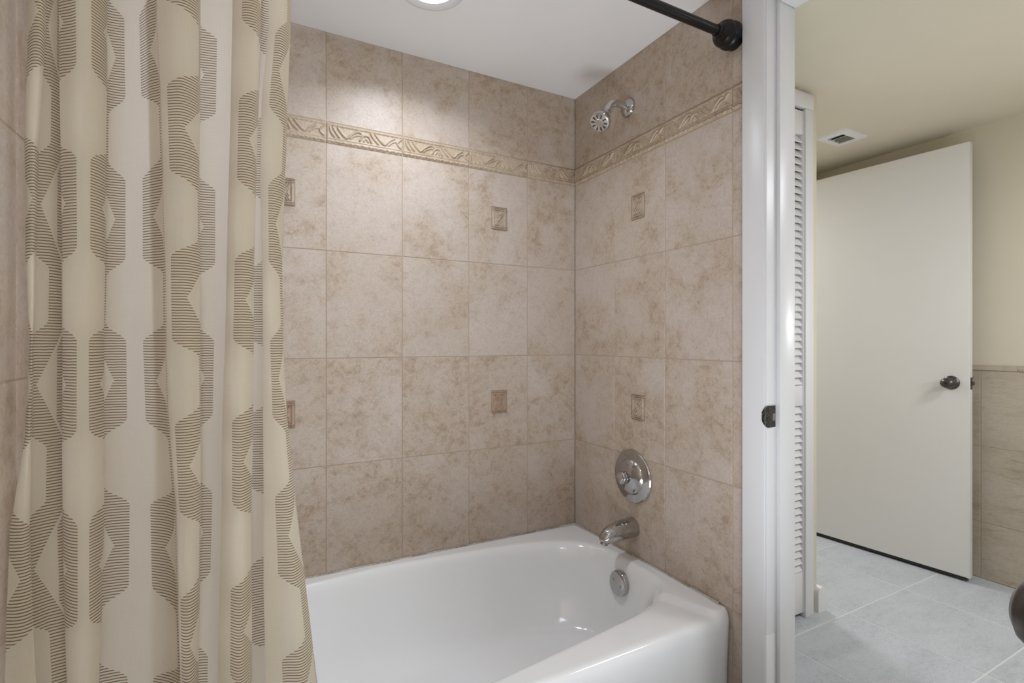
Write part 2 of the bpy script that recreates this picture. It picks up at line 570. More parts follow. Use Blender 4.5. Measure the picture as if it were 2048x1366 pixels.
for x in (0.869, 0.1035):
    for z, m, lb in ((1.598, M_ACCENT, 'small carved beige insert tile'), (0.886, M_ACCENT2, 'small carved brown insert tile')):
        accent(wall_back, (x, YB - 0.0002, z), (1, 0, 0), (0, 0, 1), (0, -1, 0), m, lb)
for z, m, lb in ((1.598, M_ACCENT, 'small carved beige insert tile'), (0.886, M_ACCENT, 'small carved beige insert tile')):
    accent(wall_right, (XR - 0.0002, 1.3675, z), (0, -1, 0), (0, 0, 1), (-1, 0, 0), m, lb)

# ------------------------------------------------------------------ rest of the shell
def sbox(name, *a, m=M_CREAM, label=None, cat=None, **k):
    o = box(name, *a, m, **k)
    return tag(o, label, cat, kind='structure')


sbox('ceiling', XL - 0.1, 1.28, -1.8, YB + 0.1, CEIL, CEIL + 0.05, m=M_CEIL, label='flat white ceiling above the bathtub', cat='ceiling')
sbox('ceiling', 1.28, 3.2, -1.8, 3.4, CEIL, CEIL + 0.05, m=M_CREAM, label='cream painted ceiling over the hall with the vent', cat='ceiling')
sbox('wall_rear', XL - 0.1, 3.2, -1.8, -1.7, 0, CEIL, m=M_CREAM, label='cream wall behind the viewer', cat='wall')

fx = [2.20 - 0.435 * 2, 2.20 - 0.435, 2.20, 2.635, 3.07, 3.2]
fx = [2.20 + 0.435 * k for k in range(-6, 3)] + [3.16]
fy = [1.19 + 0.435 * k for k in range(-7, 6)]
fy[-1] = 3.3
tile_surface('floor', (0, 0, 0), (1, 0, 0), (0, 1, 0), (0, 0, 1), fx, fy, m=M_FLOOR, grout=M_GROUT_F, gap=0.006, seed=11,
             back=(-0.45, 3.2, -1.86, 3.4, -0.08, -0.004), mb=M_GROUT_F)
tag(bpy.data.objects['floor'], 'pale blue grey tiled floor in the hall', 'floor')

# dividing wall with the bathroom door opening (opening y 0.09 .. 0.859)
JY = 0.859
sbox('wall_divider', 1.226, 1.32, -1.7, 0.077, 0, CEIL, m=M_CREAM, label='cream wall on the hinge side of the bathroom doorway', cat='wall')
sbox('wall_divider', 1.226, 1.32, 0.077, 0.873, 2.047, CEIL, m=M_CREAM, label='cream wall over the bathroom doorway', cat='wall')

frame = empty('trim_3', (1.266, JY, 0), 'white painted door frame between bathtub and hall with dark strike plate', 'door frame', kind='structure')
HD = 2.033
box('jamb', 1.211, 1.322, JY, JY + 0.013, 0, HD + 0.013, M_WHITE, frame, 0.0012)
box('jamb', 1.211, 1.322, 0.077, 0.09, 0, HD + 0.013, M_WHITE, frame, 0.0012)
box('head_jamb', 1.211, 1.322, 0.09, JY, HD, HD + 0.013, M_WHITE, frame, 0.0012)
box('door_stop', 1.2496, 1.314, JY - 0.0115, JY, 0, HD, M_WHITE, frame, 0.002)
box('door_stop', 1.2496, 1.314, 0.09, 0.1015, 0, HD, M_WHITE, frame, 0.002)
box('head_stop', 1.2496, 1.314, 0.1015, JY - 0.0115, HD - 0.0115, HD, M_WHITE, frame, 0.002)


def casing(name, pts_prof, path0, path1, m, parent):
    pass


# casing on the bathroom side: flat face with eased edges, small reveal to the jamb
box('casing', 1.2085, 1.2255, JY + 0.0045, 0.9325, 0, HD + 0.07, M_WHITE, frame, 0.003, 3)
box('casing', 1.2085, 1.2255, 0.0175, 0.0855, 0, HD + 0.07, M_WHITE, frame, 0.003, 3)
box('head_casing', 1.2085, 1.2255, 0.0855, JY + 0.0045, HD + 0.0045, HD + 0.07, M_WHITE, frame, 0.003, 3)
box('casing', 1.3205, 1.335, JY + 0.0045, 0.925, 0, HD + 0.07, M_WHITE, frame, 0.003, 3)
box('head_casing', 1.3205, 1.335, 0.0855, JY + 0.0045, HD + 0.0045, HD + 0.07, M_WHITE, frame, 0.003, 3)
# repaired foot of the frame, filled flush
box('patch', 1.2083, 1.2497, JY - 0.0012, JY + 0.006, 0, 0.345, M_WHITE, frame, 0.0006)

# strike plate
zc = 1.12 - 147 / F_PX * 1.36
bm = bmesh.new()
lipn = 10
prof = []
# plan curve of the plate: flat on the jamb face, lip curling over the corner toward the room
yj = JY - 0.0008
for (x, y) in ((1.2455, yj), (1.222, yj), (1.213, yj - 0.0003), (1.2085, yj + 0.002), (1.2068, yj + 0.007), (1.2066, yj + 0.012)):
    prof.append((x, y))
half = [0.028, 0.0285, 0.0285, 0.026, 0.020, 0.011]
th = 0.0014
rows = []
for (x, y), h in zip(prof, half):
    rows.append([bm.verts.new((x, y, zc - h)), bm.verts.new((x, y, zc + h)), bm.verts.new((x - th * 0.6, y - th, zc + h)), bm.verts.new((x - th * 0.6, y - th, zc - h))])
for a, b in zip(rows, rows[1:]):
    for k in range(4):
        bm.faces.new((a[k], a[(k + 1) % 4], b[(k + 1) % 4], b[k]))
bm.faces.new(rows[0]); bm.faces.new(rows[-1][::-1])
plate = from_bm('strike_plate', bm, M_WORN, frame, 50)
plate['label'] = 'worn dark bronze strike plate'
def sub(name, bm, m, parent_part):
    """child of a part whose own origin sits at its thing's origin"""
    bmesh.ops.recalc_face_normals(bm, faces=bm.faces)
    me = bpy.data.meshes.new(name); bm.to_mesh(me); bm.free()
    return link_mesh(name, me, m, parent_part, 40)
bm = bmesh.new(); bm_box(bm, 1.232, 1.244, yj - 0.0022, yj - 0.0010, zc - 0.011, zc + 0.008); sub('latch_hole', bm, M_VGREY, plate)
for dz in (-0.021, 0.021):
    bm = bmesh.new(); bm_lathe(bm, [(0.0036, 0), (0.0034, 0.0012), (0.001, 0.0016)], (1.238, yj - 0.001, zc + dz), (0, -1, 0), 16); sub('screw', bm, M_WORN, plate)

# hall: closet wall, side wall, far wall with tiled wainscot, back wall with a doorway
CY = 1.262
sbox('wall_closet', 1.32, 1.36, CY, CY + 0.1, 0, CEIL, m=M_CREAM, label='cream wall left of the louvred closet', cat='wall')
sbox('wall_closet', 1.36, 2.006, CY, CY + 0.1, 2.085, CEIL, m=M_CREAM, label='cream wall strip above the louvred closet', cat='wall')
sbox('wall_closet', 2.006, 2.0996, CY, 1.90, 0, CEIL, m=M_CREAM, label='cream wall corner right of the louvred closet', cat='wall')
sbox('wall_closet_rear', 1.32, 2.006, 1.855, 1.90, 0, CEIL, m=M_CREAM, label='cream wall inside the closet', cat='wall')

box_t = 0.016
ct = empty('trim_4', (2.03, CY, 0), 'white casing around the louvred closet door', 'casing', kind='structure')
box('side_casing', 2.002, 2.056, CY - box_t, CY + 0.004, 0, 2.064, M_WHITE, ct, 0.003)
box('side_casing', 1.335, 1.365, CY - box_t, CY + 0.004, 0, 2.064, M_WHITE, ct, 0.003)
box('top_casing', 1.335, 2.056, CY - box_t, CY + 0.004, 2.065, 2.128, M_WHITE, ct, 0.003)
# rounded baseboard wrapping the corner
bm = bmesh.new()
prof = [(0, 0), (0.052, 0), (0.052, 0.068), (0.050, 0.082), (0.044, 0.094), (0.034, 0.101), (0.024, 0.103), (0.012, 0.100), (0.004, 0.092), (0, 0.080)]
x0 = 2.084
a = [bm.verts.new((x0 + px, CY - 0.018, pz)) for px, pz in prof]
b = [bm.verts.new((x0 + px, 1.87, pz)) for px, pz in prof]
for i in range(len(prof)):
    j = (i + 1) % len(prof)
    bm.faces.new((a[i], a[j], b[j], b[i]))
bm.faces.new(a[::-1]); bm.faces.new(b)
bb = from_bm('baseboard_closet', bm, M_WHITE, None, 50)
tag(bb, 'white rounded baseboard end at the foot of the louvred closet', 'baseboard', kind='structure')

# louvred closet door
cl = empty('door_1', (1.70, CY + 0.03, 0.012), 'white louvred closet door standing beside the door frame', 'door', kind='structure')
Y0, Y1 = CY - 0.008, CY + 0.022
for (xa, xb) in ((1.372, 1.392), (1.675, 1.690), (1.693, 1.708), (1.9955, 2.001)):
    box('stile', xa, xb, Y0, Y1, 0.02, 2.055, M_WHITE, cl, 0.0015)
for (xa, xb) in ((1.392, 1.675), (1.708, 1.9955)):
    for (za, zb) in ((0.02, 0.185), (0.860, 0.942), (1.960, 2.055)):
        box('rail', xa, xb, Y0 + 0.002, Y1, za, zb, M_WHITE, cl, 0.0012)
    for (za, zb) in ((0.187, 0.858), (0.944, 1.958)):
        bm = bmesh.new()
        n = int(round((zb - za) / 0.0296))
        for k in range(n):
            z = za + (k + 0.5) * (zb - za) / n
            vs_, _ = bm_box(bm, xa, xb, -0.0028, 0.0028, -0.0168, 0.0168)
            bmesh.ops.transform(bm, matrix=Matrix.Translation((0, Y0 + 0.013, z)) @ Matrix.Rotation(math.radians(-31), 4, 'X'), verts=vs_)
        from_bm('louver_slats', bm, M_WHITE, cl)

# far hall wall
XW = 3.084
sbox('wall_hall_right', XW, XW + 0.1, -1.8, 3.4, 0, CEIL, m=M_CREAM, label='cream painted hall wall behind the open white door', cat='wall')
wy = [1.0725 + 0.256 * k for k in range(-11, 4)]
wn = tile_surface('trim_5', (XW - 0.010, 0, 0), (0, 1, 0), (0, 0, 1), (-1, 0, 0), [-1.7] + [y for y in wy if y > -1.69] + [1.88],
                  [0.001, 0.266, 0.624, 0.982], seed=21, m=M_TILE_H, back=(XW - 0.0085, XW - 0.001, -1.7, 1.88, 0.001, 0.982), mb=M_TILE_H)
tag(wn, 'beige stone tiled wainscot on the hall wall right of the door', 'wainscot', kind='structure')
wc = tile_surface('trim_6', (XW - 0.012, 0, 0), (0, 1, 0), (0, 0, 1), (-1, 0, 0), [-1.7] + [y - 0.127 for y in wy if y > -1.5] + [1.88],
                  [0.9835, 1.009], seed=22, m=M_TILE_H, back=(XW - 0.0105, XW - 0.001, -1.7, 1.88, 0.9835, 1.0088), mb=M_TILE_H)
tag(wc, 'narrow beige cap tiles along the top of the hall wainscot', 'wainscot cap', kind='structure')

BY = 1.88
sbox('wall_hall_rear', 2.0996, 2.135, BY, BY + 0.1, 0, CEIL, m=M_CREAM, label='cream wall left of the far doorway', cat='wall')
sbox('wall_hall_rear', 2.955, XW, BY, BY + 0.1, 0, CEIL, m=M_CREAM, label='cream wall right of the far doorway', cat='wall')
sbox('wall_hall_rear', 2.135, 2.955, BY, BY + 0.1, 2.07, CEIL, m=M_CREAM, label='cream wall above the far doorway', cat='wall')
sbox('wall_far_room', 1.9, 3.2, 3.3, 3.4, 0, CEIL, m=M_CREAM, label='cream wall of the room past the far doorway', cat='wall')
sbox('wall_far_room', 1.9, 2.0, 1.90, 3.3, 0, CEIL, m=M_CREAM, label='cream side wall of the room past the far doorway', cat='wall')
fc = empty('trim_7', (2.55, BY, 0), 'white casing of the far doorway behind the open door', 'casing', kind='structure')
box('side_casing', 2.097, 2.150, BY - 0.014, BY - 0.001, 0, 2.055, M_WHITE, fc, 0.002)
box('top_casing', 2.097, 2.96, BY - 0.014, BY - 0.001, 2.056, 2.115, M_WHITE, fc, 0.002)

# open hall door
p0 = Vector((2.996, 1.074)); p1 = Vector((2.936, 1.764))
ang = math.atan2(p1.y - p0.y, p1.x - p0.x) - PI / 2
hd = empty('door_2', (p0.x, p0.y, 0.019), 'flat white door standing open against the hall wall', 'door', kind='structure', rotz=0)


def rot_part(name, bm, m, parent, smooth=40, par=None):
    """geometry given in door frame: local y along the door width, local x thickness (negative = toward the hall)"""
    bmesh.ops.recalc_face_normals(bm, faces=bm.faces)
    me = bpy.data.meshes.new(name); bm.to_mesh(me); bm.free()
    me.transform(Matrix.Rotation(ang, 4, 'Z'))
    me.materials.append(m)
    for p in me.polygons: p.use_smooth = True
    me.set_sharp_from_angle(angle=math.radians(smooth))
    o = bpy.data.objects.new(name, me); C.objects.link(o); o.parent = par or parent
    return o


bm = bmesh.new(); bm_box(bm, -0.035, 0, 0, 0.762, 0.0, 2.030)
bmesh.ops.bevel(bm, geom=bm.edges[:], offset=0.003, segments=2, affect='EDGES')
rot_part('door_panel', bm, M_DOOR, hd)
KZ = 0.925 - 0.019
bm = bmesh.new(); bm_lathe(bm, [(0.0325, 0), (0.0325, 0.004), (0.029, 0.008), (0.022, 0.010), (0.013, 0.014), (0.0115, 0.028)], (-0.035, 0.068, KZ), (-1, 0, 0), 48)
kb = rot_part('doorknob', bm, M_BRONZE, hd); kb['label'] = 'dark bronze oval doorknob'
bm = bmesh.new(); bm_lathe(bm, [(0.011, 0.024), (0.020, 0.030), (0.0275, 0.040), (0.0285, 0.050), (0.024, 0.060), (0.014, 0.066), (0.002, 0.068)], (-0.035, 0.068, KZ), (-1, 0, 0), 48)
for v in bm.verts: v.co.z = KZ + (v.co.z - KZ) * 0.85
rot_part('knob_ball', bm, M_BRONZE, hd, par=kb)
bm = bmesh.new(); bm_lathe(bm, [(0.0065, 0.0675), (0.0065, 0.0695), (0.004, 0.0705)], (-0.035, 0.068, KZ), (-1, 0, 0), 24)
rot_part('key_button', bm, M_RUBBER, hd, par=kb)
bm = bmesh.new(); bm_box(bm, -0.029, -0.006, -0.0015, 0.001, KZ - 0.028, KZ + 0.028)
lt = rot_part('latch_plate', bm, M_BRONZE, hd)
bm = bmesh.new(); bm_box(bm, -0.024, -0.011, -0.011, -0.001, KZ - 0.008, KZ + 0.008)
rot_part('latch_bolt', bm, M_BRONZE, hd, par=lt)
bm = bmesh.new(); bm_box(bm, -0.0345, -0.0005, 0.01, 0.755, -0.008, 0.001)
rot_part('door_sweep', bm, M_RUBBER, hd)['label'] = 'dark sweep under the door'

# bathroom door, swung in beside the camera; its knob reaches into the frame
bd = empty('door_3', (1.2, 0.068, 0.01), 'white bathroom door standing open with dark round knob at the right edge', 'door', kind='structure')
box('door_panel', 0.440, 1.195, 0.046, 0.080, 0.012, 2.025, M_DOOR, bd, 0.002)
kx, kz = 0.489, 0.930
lathe('knob_rose', [(0.0325, 0), (0.0325, 0.004), (0.028, 0.008), (0.013, 0.012), (0.012, 0.030)], (kx, 0.080, kz), (0, 1, 0), M_BRONZE, bd)['label'] = 'dark bronze knob rose'
lathe('doorknob', [(0.0115, 0.026), (0.018, 0.030), (0.0245, 0.038), (0.0275, 0.048), (0.0265, 0.058), (0.021, 0.066), (0.012, 0.071), (0.003, 0.0725)], (kx, 0.080, kz), (0, 1, 0), M_BRONZE, bd, n=64, smooth=60)['label'] = 'dark bronze doorknob'

# ------------------------------------------------------------------ ceiling fittings
lx, ly = LIGHT_AT
rl = empty('recessed_light', (lx, ly, CEIL), 'round white recessed ceiling light above the bathtub', 'ceiling light')
bm = bmesh.new(); bm_lathe(bm, [(0.102, 0), (0.102, 0.002), (0.098, 0.006), (0.088, 0.008), (0.076, 0.0055), (0.068, 0.003)], (lx, ly, CEIL), (0, 0, -1), 64, False, False)
from_bm('trim_ring', bm, M_WHITE, rl, 60)
lathe('lens', [(0.069, 0.0), (0.069, 0.003), (0.05, 0.0045), (0.001, 0.005)], (lx, ly, CEIL), (0, 0, -1), M_LENS, rl, 64)['label'] = 'glowing lens'

vt = empty('ceiling_vent', (2.63, 1.458, CEIL), 'small white square vent in the hall ceiling near the closet', 'vent')
bm = bmesh.new()
vx0, vx1, vy0, vy1 = 2.530, 2.730, 1.385, 1.530
ox = [(vx0, vy0), (vx1, vy0), (vx1, vy1), (vx0, vy1)]
ix = [(vx0 + 0.045, vy0 + 0.035), (vx1 - 0.045, vy0 + 0.035), (vx1 - 0.045, vy1 - 0.035), (vx0 + 0.045, vy1 - 0.035)]
L0 = [bm.verts.new((x, y, CEIL)) for x, y in ox]
L1 = [bm.verts.new((x + (2.63 - x) * 0.06, y + (1.4575 - y) * 0.06, CEIL - 0.009)) for x, y in ox]
L2 = [bm.verts.new((x, y, CEIL - 0.011)) for x, y in ix]
L3 = [bm.verts.new((x, y, CEIL - 0.001)) for x, y in ix]
for A_, B_ in ((L0, L1), (L1, L2), (L2, L3)):
    for i in range(4):
        j = (i + 1) % 4
        bm.faces.new((A_[i], A_[j], B_[j], B_[i]))
from_bm('vent_frame', bm, M_WHITE, vt)
box('vent_backing', ix[0][0], ix[1][0], ix[0][1], ix[2][1], CEIL - 0.0012, CEIL - 0.0002, M_VOID, vt)
for k in range(4):
    bm = bmesh.new()
    xx = ix[0][0] + 0.012 + k * 0.0285
    vs_, _ = bm_box(bm, -0.001, 0.001, ix[0][1] + 0.001, ix[2][1] - 0.001, -0.006, 0.006)
    bmesh.ops.transform(bm, matrix=Matrix.Translation((xx, 0, CEIL - 0.006)) @ Matrix.Rotation(math.radians(50 if k < 2 else -35), 4, 'Y'), verts=vs_)
    from_bm('slat', bm, M_VGREY if k != 1 else M_WHITE, vt)

# ------------------------------------------------------------------ bathtub
RIM = 0.352
TX0, TX1, TY0, TY1 = XL + 0.001, XR - 0.001, 0.977, YB - 0.001


def rrect(x0, x1, y0, y1, rf, rb, n_side=62, n_c=10):
    """outline, rf radius of the two front corners (low y), rb of the rear ones; anticlockwise from the front left"""
    pts = []
    def side(a, b, n):
        for i in range(n): pts.append((a[0] + (b[0] - a[0]) * i / n, a[1] + (b[1] - a[1]) * i / n))
    def corner(cx, cy, r, a0):
        ky = 0.45 if r > 0.02 else 1.0
        for i in range(n_c):
            a = a0 + (PI / 2) * i / n_c
            pts.append((cx + r * math.cos(a), (cy if r < 0.02 else y0 + r * ky) + r * ky * math.sin(a)))
    side((x0 + rf, y0), (x1 - rf, y0), n_side * 2); corner(x1 - rf, y0 + rf, rf, -PI / 2)
    side((x1, y0 + rf), (x1, y1 - rb), n_side); corner(x1 - rb, y1 - rb, rb, 0)
    side((x1 - rb, y1), (x0 + rb, y1), n_side * 2); corner(x0 + rb, y1 - rb, rb, PI / 2)
    side((x0, y1 - rb), (x0, y0 + rf), n_side); corner(x0 + rf, y0 + rf, rf, PI)
    return pts


def superpt(ang, cx, cy, a, b, n):
    c, s = math.cos(ang), math.sin(ang)
    r = (abs(c / a) ** n + abs(s / b) ** n) ** (-1 / n)
    return cx + r * c, cy + r * s


base = rrect(TX0, TX1, TY0, TY1, 0.030, 0.006)
CX, CYt = 0.466, 1.377
angs = [math.atan2((y - CYt) / 0.34, (x - CX) / 0.71) for x, y in base]
def front_drop(x, y):
    """1 on the flat front deck, 0 on the ledge that rises to the tiles"""
    def ss(t): t = max(0.0, min(1.0, t)); return t * t * (3 - 2 * t)
    xc = 1.176 - max(0.0, y - 0.98) * 0.38
    xl = -0.244 + max(0.0, y - 0.98) * 0.38
    return ss((xc - x) / 0.016 + 0.5) * ss((x - xl) / 0.016 + 0.5) * ss((1.30 - y) / 0.14)


rings = []
for z, ins in ((0.0, 0.010), (0.02, 0.010), (0.10, 0.008), (0.20, 0.005), (0.27, 0.002), (0.315, 0.0), (0.328, 0.0003), (0.338, 0.0025), (0.345, 0.0065), (0.350, 0.012), (0.352, 0.019)):
    f = []
    for (x, y) in base:
        # inset only the front (apron) side
        k = max(0.0, min(1.0, (1.10 - y) / 0.12))
        yy = y + ins * k
        f.append((x, yy, z - 0.011 * front_drop(x, yy) * max(0.0, min(1.0, (z - 0.25) / 0.08))))
    rings.append(f)


def ring_super(a, b, z, cx=CX, cy=CYt, n=3.3, nf=None, taper=1.0):
    out = []
    for (x, y), th_ in zip(base, angs):
        th2 = math.atan2(b * math.sin(th_), a * math.cos(th_))
        front = math.sin(th2) < 0
        # blend the exponents across the ends so the outline stays smooth
        k = 0.5 - 0.5 * max(-1.0, min(1.0, math.sin(th2) / 0.25))
        nn_ = n + ((nf or n) - n) * k
        px, py = superpt(th2, cx, cy, a, b, nn_)
        e = max(0.0, abs(px - 0.40) - 0.05)
        py += taper * (0.125 * e if front else -0.085 * e) * min(1.0, abs(py - cy) / (0.6 * b))
        out.append((px, py, z))
    return out


op = ring_super(0.727, 0.351, 0.0, n=4.2, nf=7.5)
op = [(x, y, 0.3515 - 0.011 * front_drop(x, y)) for x, y, z in op]
for k in range(1, 8):
    f = k / 8
    lay_ = []
    for p, q in zip(rings[10], op):
        x, y = p[0] * (1 - f) + q[0] * f, p[1] * (1 - f) + q[1] * f
        lay_.append((x, y, 0.352 - 0.0005 * f - 0.011 * front_drop(x, y)))
    rings.append(lay_)
rings.append(op)
for a_, b_, z_, dx, n_, nf_ in ((0.721, 0.345, 0.3500, 0, 4.2, 7.5), (0.7145, 0.339, 0.3455, 0, 4.2, 7.2), (0.709, 0.334, 0.338, 0, 4.1, 7.0), (0.704, 0.329, 0.325, 0.0, 4.0, 6.5), (0.698, 0.322, 0.295, 0.002, 4.0, 6.0),
                           (0.688, 0.312, 0.25, 0.006, 3.9, 5.2), (0.676, 0.300, 0.20, 0.011, 3.8, 4.5), (0.660, 0.285, 0.15, 0.018, 3.6, 4.0), (0.645, 0.272, 0.12, 0.022, 3.4, 3.6),
                           (0.622, 0.254, 0.095, 0.026, 3.2, 3.3), (0.596, 0.234, 0.080, 0.028, 3.1, 3.1), (0.56, 0.208, 0.072, 0.028, 3.0, 3.0), (0.45, 0.15, 0.068, 0.028, 2.6, 2.6), (0.25, 0.08, 0.066, 0.03, 2.2, 2.2), (0.08, 0.03, 0.065, 0.03, 2.0, 2.0)):
    rg_ = ring_super(a_, b_, z_, CX + dx, CYt, n_, nf_, taper=1.0 if z_ > 0.12 else z_ / 0.12)
    if z_ > 0.30:
        rg_ = [(x, y, z - 0.011 * front_drop(x, y) * (z_ - 0.30) / 0.052) for x, y, z in rg_]
    rings.append(rg_)
bm = bmesh.new()
R = [[bm.verts.new(p) for p in r] for r in rings]
nn = len(base)
for A_, B_ in zip(R, R[1:]):
    for i in range(nn):
        j = (i + 1) % nn
        bm.faces.new((A_[i], A_[j], B_[j], B_[i]))
bm.faces.new(R[-1])
bm.faces.new(R[0][::-1])
tub = empty('bathtub', (CX, CYt, 0), 'white enamelled alcove bathtub against beige tiled walls', 'bathtub')
from_bm('tub_shell', bm, M_ENAMEL, tub, 180)

# overflow plate on the sloped end wall
oy, oz = 1.385, 0.273
nx_ = Vector((-1, 0, 0.14)).normalized()
oc = Vector((1.1545, oy, oz))
bm = bmesh.new()
bm_lathe(bm, [(0.042, -0.004), (0.0425, 0.005), (0.041, 0.0085), (0.037, 0.0105), (0.001, 0.0125)], oc, nx_, 56)
ov = from_bm('overflow_plate', bm, M_CHROME, tub, 50); ov['label'] = 'round chrome overflow plate'
for dy, dz in ((0.019, 0.006), (-0.019, -0.004)):
    bm = bmesh.new(); bm_lathe(bm, [(0.0048, 0.0105), (0.0048, 0.0128), (0.003, 0.0138), (0.0005, 0.0128)], oc + Vector((dz * 0.14, dy, dz)), nx_, 20)
    sub('screw', bm, M_NICKEL, ov)

# caulk line
bm = bmesh.new()
def strip(p, q, nrm):
    p, q, nrm = Vector(p), Vector(q), Vector(nrm)
    up = Vector((0, 0, 1))
    prof = [(0, -0.002), (0.0045, -0.002), (0.0035, 0.0014), (0.0012, 0.0034), (0, 0.0042)]
    A_ = [bm.verts.new(p + nrm * a + up * b) for a, b in prof]
    B_ = [bm.verts.new(q + nrm * a + up * b) for a, b in prof]
    for i in range(5):
        j = (i + 1) % 5
        bm.faces.new((A_[i], A_[j], B_[j], B_[i]))
    bm.faces.new(A_[::-1]); bm.faces.new(B_)
strip((XL + 0.003, YB - 0.0015, RIM), (XR - 0.003, YB - 0.0015, RIM), (0, -1, 0))
strip((XR - 0.0015, 1.02, RIM), (XR - 0.0015, YB - 0.004, RIM), (-1, 0, 0))
from_bm('caulk_bead', bm, M_CAULK, tub)['label'] = 'thin stained caulk line along the tiles'

# ------------------------------------------------------------------ shower fittings
sy, sz = 1.418, 1.968
sh = empty('showerhead', (XR, sy, sz), 'chrome shower head on a bent arm high on the tiled wall', 'shower head')
lathe('wall_flange', [(0.034, 0), (0.034, 0.003), (0.031, 0.010), (0.022, 0.018), (0.013, 0.022)], (XR - 0.0005, sy, sz), (-1, 0, 0), M_CHROME, sh)
dirh = Vector((-0.62, -0.22, -0.72)).normalized()
A0 = [(XR - 0.010, sy, sz), (XR - 0.035, sy, sz + 0.004), (XR - 0.062, sy - 0.001, sz + 0.003), (XR - 0.086, sy - 0.003, sz - 0.011), (XR - 0.104, sy - 0.006, sz - 0.040)]
pts = catmull(A0, 8)
bm = bmesh.new(); bm_tube(bm, pts, 0.0128, 28, Vector((0, 1, 0)))
from_bm('shower_arm', bm, M_SATIN, sh, 60)
end = Vector(A0[-1])
bm = bmesh.new(); bm_lathe(bm, [(0.0125, -0.006), (0.0135, 0.002), (0.0135, 0.010), (0.011, 0.013), (0.011, 0.016), (0.015, 0.022), (0.024, 0.032), (0.031, 0.043), (0.035, 0.054), (0.0365, 0.060), (0.0365, 0.066), (0.034, 0.069)], end, dirh, 56)
hb = from_bm('head_body', bm, M_CHROME, sh, 35)
bm = bmesh.new(); bm_lathe(bm, [(0.0335, 0.0685), (0.0335, 0.0705), (0.030, 0.072), (0.014, 0.0725), (0.012, 0.0745), (0.001, 0.075)], end, dirh, 56)
fp = sub('spray_face', bm, M_SATIN, hb)
a_ = dirh.orthogonal().normalized(); b_ = dirh.cross(a_)
bm = bmesh.new()
for k in range(10):
    th_ = 2 * PI * k / 10 + 0.2
    rd = a_ * math.cos(th_) + b_ * math.sin(th_); td = dirh.cross(rd)
    c0 = end + dirh * 0.0715
    ps = []
    for h in (0, 0.0022):
        for (r, s) in ((0.0165, -0.0013), (0.0285, -0.0022), (0.0285, 0.0022), (0.0165, 0.0013)):
            ps.append(bm.verts.new(c0 + dirh * h + rd * r + td * s))
    for f in ((0, 1, 2, 3), (4, 7, 6, 5), (0, 4, 5, 1), (1, 5, 6, 2), (2, 6, 7, 3), (3, 7, 4, 0)):
        bm.faces.new([ps[i] for i in f])
sub('nozzle_slots', bm, M_RUBBER, hb)
bm = bmesh.new()
for rr, cnt in ((0.004, 5), (0.0085, 10)):
    for k in range(cnt):
        th_ = 2 * PI * k / cnt
        c0 = end + dirh * 0.0745 + (a_ * math.cos(th_) + b_ * math.sin(th_)) * rr
        bm_lathe(bm, [(0.0011, 0), (0.0010, 0.0018)], c0, dirh, 8)
sub('nozzles', bm, M_VGREY, hb)

vy, vz = 1.394, 0.637
sv = empty('shower_valve', (XR, vy, vz), 'round chrome shower valve with knob above the tub spout', 'valve')
lathe('escutcheon', [(0.094, 0), (0.094, 0.003), (0.091, 0.007), (0.084, 0.0095), (0.070, 0.0105), (0.064, 0.0125)], (XR - 0.0005, vy, vz), (-1, 0, 0), M_CHROME, sv, 80, 30)
lathe('dome', [(0.066, 0.010), (0.064, 0.014), (0.058, 0.021), (0.048, 0.028), (0.036, 0.033), (0.024, 0.036), (0.018, 0.037)], (XR, vy, vz), (-1, 0, 0), M_CHROME, sv, 80, 60)
bm = bmesh.new()
n = 96
ax = Vector((-1, 0, 0))
prof = [(0.014, 0.035), (0.015, 0.038), (0.021, 0.040), (0.0235, 0.044), (0.0235, 0.054), (0.022, 0.058), (0.018, 0.060)]
rr = []
for r, h in prof:
    ring = []
    for i in range(n):
        th_ = 2 * PI * i / n
        k = 1.0 - (0.07 * (0.5 - 0.5 * math.cos(6 * th_)) if r > 0.0205 else 0)
        ring.append(bm.verts.new((XR - h, vy + math.cos(th_) * r * k, vz + math.sin(th_) * r * k)))
    rr.append(ring)
for A_, B_ in zip(rr, rr[1:]):
    for i in range(n):
        bm.faces.new((A_[i], A_[(i + 1) % n], B_[(i + 1) % n], B_[i]))
bm.faces.new(rr[0][::-1]); bm.faces.new(rr[-1])
kn = from_bm('valve_knob', bm, M_CHROME, sv, 50)
bm = bmesh.new(); bm_lathe(bm, [(0.0155, 0.059), (0.0155, 0.0625), (0.013, 0.0635), (0.001, 0.064)], (XR, vy, vz), (-1, 0, 0), 40); sub('index_cap', bm, M_SATIN, kn)
for dz in (0.052, -0.052):
    lathe('escutcheon_screw', [(0.0045, 0.016), (0.0045, 0.0215), (0.003, 0.023)], (XR, vy + (0.008 if dz > 0 else -0.008), vz + dz), (-1, 0, 0), M_NICKEL, sv, 20)

